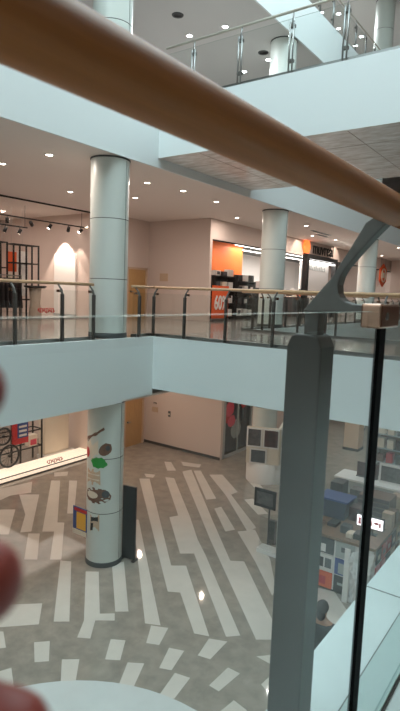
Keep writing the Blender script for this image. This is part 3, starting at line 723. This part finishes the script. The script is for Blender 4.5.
# low counters with screens along the orange wall
for k, y in enumerate((16.9, 18.2)):
    t = thing('television', ('dark television in front of the orange wall above the banner', 'second dark television in front of the orange wall')[k], 'television', (-13.4, y, 1.3))
    MB().box(-13.44, -13.38, y-.5, y+.5, 1.42, 2.0).build('screen', M['black'], t, bevel=.01)
    MB().box(-13.6, -13.2, y-.15, y+.15, 1.30, 1.33).build('foot', M['blackmetal'], t); MB().box(-13.43, -13.39, y-.04, y+.04, 1.33, 1.42).build('neck', M['blackmetal'], t)
t = thing('counter', 'long grey counter under the televisions before the orange wall', 'counter', (-13.4, 18.2, 0))
MB().box(-13.75, -13.05, 16.4, 20.8, .08, 1.26).build('body', M['grey'], t); MB().box(-13.8, -13.0, 16.4, 20.85, 1.26, 1.3).build('worktop', M['cream'], t); MB().box(-13.7, -13.1, 16.45, 20.75, 0, .08).build('plinth', M['dark'], t)
# ---- entrance portal and illuminated sign
t = thing('entrance_portal', 'black framed entrance portal under the shop sign', 'portal', (-11.25, 25.7, 0))
for y in (23.9, 27.45): MB().box(-11.29, -11.05, y, y+.26, 0, 2.84).build('post', M['black'], t)
MB().box(-11.29, -11.05, 23.9, 27.71, 2.84, 3.04).build('header', M['black'], t)
MB().box(-11.25, -11.1, 24.16, 27.45, 2.72, 2.76).build('light_bar', M['tube'], t)
t = thing('shop_sign', 'dark shop sign lettering with an orange hexagon above the portal', 'sign', (-11.24, 25.8, 3.06))
hx = [(24.1+.30*math.cos(PI/3*i)*1.1, 3.4+.34*math.sin(PI/3*i)) for i in range(6)]
MB().prism(hx, 'x', -11.27, -11.15).build('hexagon', M['litorange'], t)
text('letters', 'muvreal', M['black'], t, (-11.2, 26.1, 3.4), .86, sx=.94, extrude=.02)
MB().box(-11.3, -11.24, 24.0, 27.6, 3.06, 3.09).build('rail', M['blackmetal'], t)
spot('sign_wash_lamp', (-10.6, 23.3, 3.62), (-11.3, 23.3, 3.1), 45, 1.5); spot('sign_wash_lamp', (-10.5, 27.6, 3.62), (-11.3, 27.7, 3.1), 60, 1.5)
t = thing('wall_banner', 'white wall panel with faint grey lettering seen through the black portal', 'panel', (-13, 29.3, 0))
MB().box(-13.1, -13.0, 27.4, 31.2, 0, 2.95).build('board', M['white2'], t)
m = MB()
for k in range(11): m.box(-12.998, -12.99, 28.1+k*.24, 28.1+k*.24+.15, 2.55, 2.55+.16+.05*(k % 3))
m.build('lettering', M['grey'], t)
t = thing('checkout_desk', 'dark low desk standing inside the black portal', 'desk', (-12.6, 25.9, 0))
MB().box(-12.9, -12.2, 24.9, 26.9, .05, 1.0).build('body', M['greyd'], t, bevel=.01); MB().box(-12.95, -12.15, 24.85, 26.95, 1.0, 1.05).build('worktop', M['cream'], t); MB().box(-12.85, -12.25, 24.95, 26.85, 0, .05).build('plinth', M['black'], t)
for k in range(4): product(-12.5, 25.1+k*.5, 1.05, .34, .2, .3+.08*(k % 2), ('black', 'white2', 'redorange', 'greyd')[k], None, ('black box on the dark desk inside the portal', 'white box on the dark desk inside the portal', 'orange box on the dark desk inside the portal', 'grey box on the dark desk inside the portal')[k])
# ---- shop window right of the third column: hexagonal sign on the glass
t = thing('window_sign', 'hanging orange hexagonal sign with white round mark right of the third column', 'sign', (-11.2, 35.9, 2.0))
hx = [(35.95+.78*math.cos(PI/6+PI/3*i), 2.62+.74*math.sin(PI/6+PI/3*i)) for i in range(6)]
MB().prism(hx, 'x', -11.25, -11.17).build('hexagon', M['redorange'], t)
q = MB(); n = 24
for i in range(n):
    a, b = 2*PI*i/n, 2*PI*(i+1)/n
    q.cyl((-11.16, 35.95+.42*math.cos(a), 2.62+.42*math.sin(a)), (-11.16, 35.95+.42*math.cos(b), 2.62+.42*math.sin(b)), .045, n=6)
q.build('ring_mark', M['cream'], t); MB().box(-11.17, -11.15, 35.75, 36.15, 2.45, 2.8).build('inner_mark', M['cream'], t)
m = MB()
for y in (35.5, 36.4): m.cyl((-11.21, y, 3.1), (-11.21, y, CEIL), .012, n=6)
m.build('hanger', M['steel'], t)
t = thing('wall_panel', 'white framed panel behind the hanging orange hexagon', 'panel', (-11.9, 35, .0))
MB().box(-12, -11.9, 33.6, 36.8, 0, 3.2).build('board', M['white2'], t); MB().box(-11.9, -11.86, 33.5, 37, 3.2, 3.26).build('top_bar', M['black'], t)
t = thing('wall_panel', 'tall pinkish pier at the right edge of the middle storey', 'panel', (-10.9, 38.5, 0))
MB().box(-11.2, -10.5, 37.6, 39.6, 0, CEIL).build('pier', M['warm'], t); MB().box(-11.22, -10.48, 37.58, 39.62, 0, .1).build('plinth', M['dark'], t)

# ================================================================== GROUND FLOOR KIOSKS
k1 = thing('sales_kiosk', 'white sales kiosk with a grid of printed panels, wood top, behind the near post', 'kiosk', (-4, 11.4, G))
MB().box(-4.75, -3.0, 10.33, 12.9, G+.06, -3.92).build('body', M['white2'], k1)
MB().box(-4.85, -2.95, 10.3, 13.0, -3.92, -3.86).build('worktop', M['worktop'], k1, bevel=.006)
MB().box(-4.7, -3.05, 10.37, 12.85, G, G+.06).build('plinth', M['dark'], k1)
def kp(x0, x1, z0, z1, m, marks=()):
    f = MB().box(x0, x1, 10.305, 10.33, z0, z1).build('printed_panel', M[m], k1, bevel=.003)
    for a, b, c, d, mm in marks: MB().box(x0+a*(x1-x0), x0+b*(x1-x0), 10.298, 10.306, z0+c*(z1-z0), z0+d*(z1-z0)).build('print', M[mm], f)
kp(-4.14, -3.80, -4.26, -3.93, 'greyd', [(.05, .5, .1, .6, 'white2')])
kp(-4.14, -3.80, -4.63, -4.29, 'white2', [(.1, .4, .2, .8, 'black'), (.5, .9, .2, .8, 'greyd')])
kp(-4.14, -3.80, -5.0, -4.66, 'redorange', [(.1, .6, .2, .7, 'red')])
kp(-3.76, -3.36, -4.26, -3.93, 'grey', [(.3, .7, .4, .7, 'greyd')])
kp(-3.76, -3.36, -4.63, -4.29, 'blue', [(.2, .95, .1, .75, 'grey')])
kp(-3.76, -3.36, -5.0, -4.66, 'black', [(.2, .8, .45, .6, 'grey')])
for c in range(1): kp(-4.6, -4.18, -4.63, -3.93, 'navy'); kp(-4.6, -4.18, -5.0, -4.66, 'grey')
# goods on the right side shelves of the kiosk
for j in range(3):
    for k in range(7):
        mm = ('red', 'brown', 'greyd', 'photo', 'cream', 'red', 'tan', 'photo2')[(k*3+j*5) % 8]
        f = MB().box(-3.0, -2.97, 10.5+k*.34, 10.78+k*.34, -5.0+j*.36, -4.7+j*.36).build('printed_panel', M[mm], k1, bevel=.003)
        MB().box(-2.975, -2.966, 10.56+k*.34, 10.7+k*.34, -4.92+j*.36, -4.82+j*.36).build('print', M[('cream', 'black', 'white2')[k % 3]], f)
k2 = thing('display_stand', 'clear acrylic display stand with blue prints, left of the near post', 'display stand', (-5.5, 11.0, G))
MB().box(-5.45, -4.95, 10.87, 11.4, G, G+.05).box(-5.4, -5.0, 10.9, 11.35, G+.05, -4.1).build('body', M['white2'], k2)
MB().box(-5.9, -5.45, 10.87, 11.17, G, G+.1).build('base', M['white2'], k2); MB().box(-5.86, -5.47, 10.9, 11.15, G+.1, -4.2).build('acrylic_case', M['acrylic'], k2)
MB().box(-5.66, -5.5, 10.98, 11.08, G+.35, -4.25).build('dark_print', M['black'], k2)
for z0, z1, mm in ((-4.5, -4.15, 'grey'), (-4.72, -4.52, 'navy'), (-5.0, -4.75, 'blue')):
    f = MB().box(-5.36, -5.02, 10.88, 10.9, z0, z1).build('printed_panel', M[mm], k2); MB().box(-5.3, -5.15, 10.872, 10.882, z0+.06, z1-.06).build('print', M['grey'], f)
t = thing('tablet_screen', 'framed dark screen on a stand above the acrylic display', 'screen', (-5.95, 11.2, -4.2))
MB().box(-6.2, -5.62, 11.18, 11.22, -4.08, -3.62).build('screen_frame', M['black'], t, bevel=.006); MB().box(-6.13, -5.69, 11.172, 11.181, -4.0, -3.7).build('screen', M['photo2'], t)
MB().cyl((-5.8, 11.24, G+.03), (-5.8, 11.24, -4.0), .02, n=10).build('pole', M['blackmetal'], t); MB().cyl((-5.8, 11.6, G), (-5.8, 11.6, G+.03), .16, n=20).box(-5.82, -5.78, 11.22, 11.6, G+.005, G+.03).build('foot', M['blackmetal'], t)
bn = thing('storage_bin', 'dark navy plastic bin on the kiosk worktop right of the near post', 'bin', (-4.2, 11.4, -3.86))
MB().prism([(-4.5, -3.86), (-3.95, -3.86), (-3.9, -3.44), (-4.55, -3.44)], 'y', 11.2, 11.7).build('tub', M['navy'], bn, bevel=.01); MB().box(-4.58, -3.87, 11.17, 11.73, -3.46, -3.42).build('rim', M['blue'], bn)
for k, (x, y, w, h, mm, lb) in enumerate(((-3.75, 11.5, .3, .3, 'photo', 'dark red box on the kiosk worktop beside the navy bin'), (-3.35, 10.6, .25, .12, 'black', 'small black tray at the front of the kiosk worktop'), (-4.35, 10.65, .3, .1, 'brown', 'low brown tray on the kiosk worktop beside the near post'),
                                    (-3.7, 10.7, .2, .16, 'greyd', 'small dark grey box in the middle of the kiosk worktop'), (-3.2, 12.7, .3, .35, 'tan', 'tan carton at the back right of the kiosk worktop'))):
    product(x, y, -3.86, w, w, h, mm, None, lb)
cr = thing('slatted_crate', 'dark brown slatted crate on the kiosk worktop behind the lit sign', 'crate', (-3.55, 12.1, -3.86))
for k in range(4): MB().box(-3.9, -3.2, 11.9, 11.93, -3.84+k*.11, -3.76+k*.11).build('slat', M['photo'], cr)
MB().box(-3.9, -3.2, 11.93, 12.5, -3.86, -3.44).build('box', M['brown'], cr)
for k, (x, y, w, d, hh, mm, lb) in enumerate(((-4.5, 12.3, .4, .3, .5, 'greyd', 'tall dark grey carton behind the navy bin on the kiosk'), (-4.05, 12.35, .3, .3, .4, 'photo2', 'grey printed carton between the tall carton and the brown crate'),
        (-3.08, 11.5, .2, .22, .35, 'tan', 'upright tan box at the right edge of the kiosk worktop'), (-3.1, 11.9, .2, .2, .28, 'brown', 'brown box behind the upright tan box on the kiosk'), (-4.05, 10.9, .3, .2, .07, 'black', 'flat black laptop bag on the kiosk worktop before the navy bin'), (-3.55, 10.55, .22, .14, .1, 'cream', 'small cream carton at the front edge of the kiosk worktop'))):
    product(x, y, -3.86, w, d, hh, mm, None, lb)
t = thing('lit_sign', 'small backlit white sign with red strokes on the kiosk', 'sign', (-3.2, 10.95, -3.86))
MB().box(-3.58, -3.0, 10.92, 10.98, -3.74, -3.48).build('case', M['black'], t, bevel=.004); MB().box(-3.56, -3.02, 10.912, 10.921, -3.72, -3.5).build('face', M['litsign'], t)
q = MB()
for a, b, c, d in ((-3.53, -3.48, -3.69, -3.55), (-3.42, -3.39, -3.68, -3.55), (-3.42, -3.34, -3.68, -3.65), (-3.31, -3.24, -3.67, -3.6), (-3.28, -3.25, -3.67, -3.56), (-3.2, -3.11, -3.62, -3.57), (-3.1, -3.06, -3.67, -3.57)): q.box(a, b, 10.905, 10.913, c, d)
q.build('red_strokes', M['red'], t); MB().cyl((-3.24, 10.95, -3.86), (-3.24, 10.95, -3.71), .015, n=10).build('pole', M['blackmetal'], t); MB().box(-3.34, -3.14, 10.88, 11.02, -3.86, -3.85).build('foot', M['blackmetal'], t)
t = thing('foil_wrap', 'crumpled silver foil sheet standing at the corner of the white kiosk', 'foil', (-3.2, 10.2, G))
random.seed(3); q = MB(); nu, nv = 15, 13; vs = []
for j in range(nv):
    for i in range(nu):
        u, w = i/(nu-1), j/(nv-1)
        x = -3.44+.5*u+.05*w*(u-.5); y = 10.2-.10*math.sin(PI*u)+.05*math.sin(7*u+4*w); 
        vs.append((x+random.uniform(-.012, .012), y+random.uniform(-.03, .03), G+1.13*w*(1-.12*(u-.5)**2*4)))
q._add(vs, [(j*nu+i, j*nu+i+1, (j+1)*nu+i+1, (j+1)*nu+i) for j in range(nv-1) for i in range(nu-1)])
o = q.build('crumpled_sheet', M['foil'], t, fix=False); sd = o.modifiers.new('solid', 'SOLIDIFY'); sd.thickness = .01
MB().box(-3.5, -3.39, 10.12, 10.15, G, G+1.12).build('white_edge', M['white2'], t); MB().prism([(-3.10, G+.2), (-2.88, G+1.22), (-3.0, G+1.12), (-3.14, G+.75)], 'y', 10.04, 10.07).build('white_flap', M['white2'], t)
# ---- second kiosk with a long grey counter and framed pictures
k3 = thing('sales_counter', 'long light grey counter of the rear kiosk under the middle bridge', 'counter', (-4.2, 14.9, G))
MB().box(-5.45, -2.0, 14.6, 15.3, G+.08, -4.1).build('body', M['grey'], k3, bevel=.02); MB().box(-5.5, -1.95, 14.55, 15.35, -4.1, -4.04).build('worktop', M['white2'], k3, bevel=.01); MB().box(-5.4, -2.05, 14.65, 15.25, G, G+.08).build('plinth', M['dark'], k3)
t = thing('notice_board', 'dark red low board on the rear grey counter left of the framed picture', 'board', (-4.6, 15, -4.04)); MB().box(-5.0, -4.4, 15.0, 15.06, -4.04, -3.62).build('panel', M['photo'], t); MB().box(-5.0, -4.4, 14.94, 15.1, -4.04, -4.02).build('foot', M['black'], t)
for k, x in enumerate((-4.34, -3.55, -2.8)):
    t = thing('framed_picture', ('white framed landscape photo on the rear grey counter', 'white framed photo on the rear counter at the right picture edge', 'white framed photo farther right on the rear counter')[k], 'picture', (x, 14.9, -4.04))
    MB().box(x, x+.68, 14.88, 14.93, -4.04, -3.5).build('picture_frame', M['white2'], t, bevel=.006); MB().box(x+.06, x+.62, 14.872, 14.881, -3.98, -3.56).build('photo', M['photo2'], t); MB().box(x+.2, x+.48, 14.93, 15.05, -4.04, -4.02).build('foot', M['black'], t)
shp = thing('shelving_unit', 'wide goods shelf behind the rear grey counter at the right edge', 'shelves', (-3.6, 17.2, G))
MB().box(-5.15, -1.6, 17.4, 17.45, G, -2.95).build('back_panel', M['brown'], shp)
for y in (0,): 
    for x in (-5.15, -3.4, -1.64): MB().box(x, x+.04, 16.9, 17.4, G, -2.95).build('side_panel', M['white2'], shp)
for k in range(4): MB().box(-5.1, -1.64, 16.9, 17.4, -4.55+k*.45, -4.52+k*.45).build('shelf', M['grey'], shp)
random.seed(11); G3 = ('lower', 'second', 'third', 'top')
for j in range(4):
    for k in range(11):
        mm = random.choice(['brown', 'cream', 'brown', 'red', 'photo', 'tan', 'white2', 'photo2', 'cream'])
        product(-4.95+k*.29 if k < 5 else -3.2+(k-5)*.27, 17.05, -4.52+j*.45, .24, .2, random.uniform(.2, .38), mm, f'goods on the {G3[j]} board of the wide goods shelf', f'small packaged article on the {G3[j]} board of the wide goods shelf')
t = thing('wall_box', 'tan square pillar box on the ground floor between post and glass joint', 'pillar', (-7.2, 21.2, G)); MB().box(-7.6, -7.0, 20.9, 21.5, G, -3.3).build('body', M['tan'], t, bevel=.02); MB().box(-7.62, -6.98, 20.88, 21.52, G, G+.1).build('plinth', M['dark'], t)
t = thing('market_stall', 'low reddish stall with small goods beyond the tan pillar box', 'stall', (-6.3, 23, G)); MB().box(-6.8, -5.4, 22.6, 23.4, G, -4.2).build('body', M['photo'], t, bevel=.02); MB().box(-6.85, -5.35, 22.55, 23.45, -4.2, -4.14).build('worktop', M['cream'], t)
for k in range(5): product(-6.6+k*.26, 22.8, -4.14, .2, .2, .2+.1*(k % 2), ('red', 'white2', 'brown', 'cream', 'red')[k], 'goods on the reddish stall', 'small article standing on the low reddish stall')
# ================================================================== PEOPLE
def skinned(name, V_, edges, root, m, parent, sub=2):
    """one continuous surface grown round joints; V_: name -> (point, radius or (rx, ry))"""
    names = list(V_); idx = {k: i for i, k in enumerate(names)}; o0 = base_of(parent)
    me = bpy.data.meshes.new(name)
    me.from_pydata([tuple(Vector(V_[k][0])-o0) for k in names], [(idx[a], idx[b]) for a, b in edges], [])
    o = bpy.data.objects.new(name, me); COL.objects.link(o); o.parent = parent
    s = o.modifiers.new('skin', 'SKIN'); s.use_smooth_shade = True
    if not me.skin_vertices:
        bpy.context.view_layer.objects.active = o
        me.attributes.new  # attribute layer is made by the modifier operator below
    bm = bmesh.new(); bm.from_mesh(me); ly = bm.verts.layers.skin.verify(); bm.verts.ensure_lookup_table()
    for k in names:
        r = V_[k][1]; bm.verts[idx[k]][ly].radius = r if isinstance(r, tuple) else (r, r)
        bm.verts[idx[k]][ly].use_root = (k == root)
    bm.to_mesh(me); bm.free()
    o.modifiers.new('smooth', 'SUBSURF').levels = sub; o.modifiers['smooth'].render_levels = sub
    me.materials.append(m)
    return o
px_, py_, a_ = -2.74, 7.15, 0
pr = thing('person', 'person in a dark coat walking on the ground floor beside the near post', 'person', (px_, py_, G))
def W(x, y, z): return (px_+x, py_-y, G+z)
J = dict(pelvis=(W(0, 0, .88), (.14, .11)), waist=(W(0, 0, 1.03), (.125, .095)), chest=(W(0, 0, 1.24), (.15, .105)), base=(W(0, 0, 1.37), (.085, .075)), neck=(W(0, -.01, 1.44), .05),
         jaw=(W(0, -.03, 1.50), (.062, .07)), head=(W(0, -.02, 1.57), (.072, .085)), crown=(W(0, -.01, 1.635), (.05, .06)))
E_ = [('pelvis', 'waist'), ('waist', 'chest'), ('chest', 'base'), ('base', 'neck'), ('neck', 'jaw'), ('jaw', 'head'), ('head', 'crown')]
for s, n in ((-1, 'l'), (1, 'r')):
    J[n+'sh'] = (W(.17*s, 0, 1.33), .058); J[n+'el'] = (W(.235*s, .03*s, 1.08), .042)
    J[n+'wr'] = (W(.30*s, -.07*s, .86), .027); J[n+'pa'] = (W(.315*s, -.09*s, .79), (.036, .018))
    J[n+'hip'] = (W(.09*s, 0, .82), .085); J[n+'kn'] = (W(.1*s, -.07*s, .47), .058); J[n+'an'] = (W(.1*s, -.12*s+.04, .09), .038); J[n+'toe'] = (W(.11*s, -.12*s-.13, .035), .03)
    E_ += [('base', n+'sh'), (n+'sh', n+'el'), (n+'el', n+'wr'), (n+'wr', n+'pa'), ('pelvis', n+'hip'), (n+'hip', n+'kn'), (n+'kn', n+'an'), (n+'an', n+'toe')]
    for k in range(5):
        L = (.05, .075, .08, .075, .06)[k]; dy = (-.042, -.024, -.008, .009, .025)[k]
        J[f'{n}f{k}'] = (W(.318*s+(.0 if k else -.01*s), -.09*s+dy, .755-.3*L*(k > 0)), .0085); J[f'{n}g{k}'] = (W(.312*s, -.095*s+dy*1.1, .755-L), .007)
        E_ += [(n+'pa', f'{n}f{k}'), (f'{n}f{k}', f'{n}g{k}')]
body = skinned('body', J, E_, 'pelvis', M['face'], pr)
c = {k: (J[k][0], (J[k][1] if not isinstance(J[k][1], tuple) else J[k][1])) for k in J}
def grow(k, d): r = J[k][1]; return (J[k][0], (r[0]+d, r[1]+d) if isinstance(r, tuple) else r+d)
ck = ['pelvis', 'waist', 'chest', 'base', 'lsh', 'lel', 'lwr', 'rsh', 'rel', 'rwr']
cv = {k: grow(k, .022) for k in ck}; cv['hem'] = (W(0, 0, .74), (.175, .14))
skinned('coat', cv, [e for e in E_ if e[0] in ck and e[1] in ck]+[('pelvis', 'hem')], 'pelvis', M['coat'], pr)
for n in 'lr': skinned('trouser_leg', {k: grow(k, .02) for k in (n+'hip', n+'kn', n+'an')}, [(n+'hip', n+'kn'), (n+'kn', n+'an')], n+'hip', M['trouser'], pr)
for n in 'lr': skinned('shoe', {k: grow(k, .014) for k in (n+'an', n+'toe')}, [(n+'an', n+'toe')], n+'an', M['black'], pr)
MB().sph(W(0, .012, 1.60), .105, (.88, 1.0, .95)).sph(W(0, .07, 1.5), .075, (.95, .7, 1.1)).build('hair', M['hair'], pr)
for s in (-1, 1): MB().sph(W(.032*s, -.108, 1.575), .013).build('eye', M['black'], pr)
MB().sph(W(0, -.118, 1.545), .018, (.7, 1, 1.2)).build('nose', M['face'], pr)
MB().sph(W(0, -.104, 1.505), .022, (1.1, .4, .3)).build('mouth', M['red'], pr)
# photographer's hand, just in front of the lens at the left
CR, CU, CF = Vector((.8113, .5841, .0364)), Vector((-.0963, .0712, .9928)), Vector((-.5770, .8086, -.1139))
EYE = Vector((0, 0, 1.0))
def H(x, y, z): return tuple(EYE + CR*x + CU*y + CF*z)
hd = thing('hand', 'blurred reddish fingertips of a hand at the left picture edge', 'hand', H(-.12, -.03, .09))
HV = dict(wrist=(H(-.19, -.12, .085), (.028, .02)), heel=(H(-.15, -.075, .085), (.032, .02)), palm=(H(-.125, -.035, .085), (.036, .017)))
HE = [('wrist', 'heel'), ('heel', 'palm')]
for k, (y, tipx, r, l) in enumerate(((-.0068, -.0366, .0078, .0), (-.026, -.046, .009, .0), (-.0432, -.0336, .0098, .0), (-.0725, -.0272, .0105, .0))):
    b = (-.108+.004*k, y*.8-.006, .088)
    HV[f'a{k}'] = (H(*b), r*1.15); HV[f'b{k}'] = (H(-.082, y+.003, .103), r*1.06); HV[f'c{k}'] = (H(-.058, y+.001, .106), r); HV[f'd{k}'] = (H(tipx, y, .1), r*.86)
    HE += [('palm', f'a{k}'), (f'a{k}', f'b{k}'), (f'b{k}', f'c{k}'), (f'c{k}', f'd{k}')]
for nm, p, r in (('t0', (-.13, -.06, .07), .012), ('t1', (-.105, -.04, .05), .0105), ('t2', (-.085, -.02, .04), .009)): HV[nm] = (H(*p), r)
HE += [('heel', 't0'), ('t0', 't1'), ('t1', 't2')]
skinned('hand_skin', HV, HE, 'heel', M['skin'], hd)

# ================================================================== DAYLIGHT AND CAMERA
w = bpy.data.worlds.new('World'); S.world = w; w.use_nodes = True
bg = w.node_tree.nodes['Background']; bg.inputs['Color'].default_value = (.76, .95, 1.0, 1); bg.inputs['Strength'].default_value = 3.0
cam = bpy.data.cameras.new('camera'); co = bpy.data.objects.new('camera', cam); COL.objects.link(co)
co.matrix_world = Matrix.Translation(EYE) @ Matrix((( *[v for v in (CR.x, CU.x, -CF.x)],), (CR.y, CU.y, -CF.y), (CR.z, CU.z, -CF.z))).to_4x4()
cam.sensor_fit = 'VERTICAL'; cam.sensor_height = 5.6; cam.sensor_width = 5.6; cam.lens = 540/711*5.6
cam.clip_start = .01; cam.clip_end = 300
cam.dof.use_dof = True; cam.dof.focus_distance = 11; cam.dof.aperture_fstop = 1.9
S.camera = co
S.view_settings.view_transform = 'Standard'; S.view_settings.look = 'None'; S.view_settings.gamma = 1; S.view_settings.use_curve_mapping = False
S.view_settings.exposure = 0.95
S.cycles.use_denoising = True; S.cycles.transparent_max_bounces = 32; S.cycles.max_bounces = 10; S.cycles.sample_clamp_indirect = 6
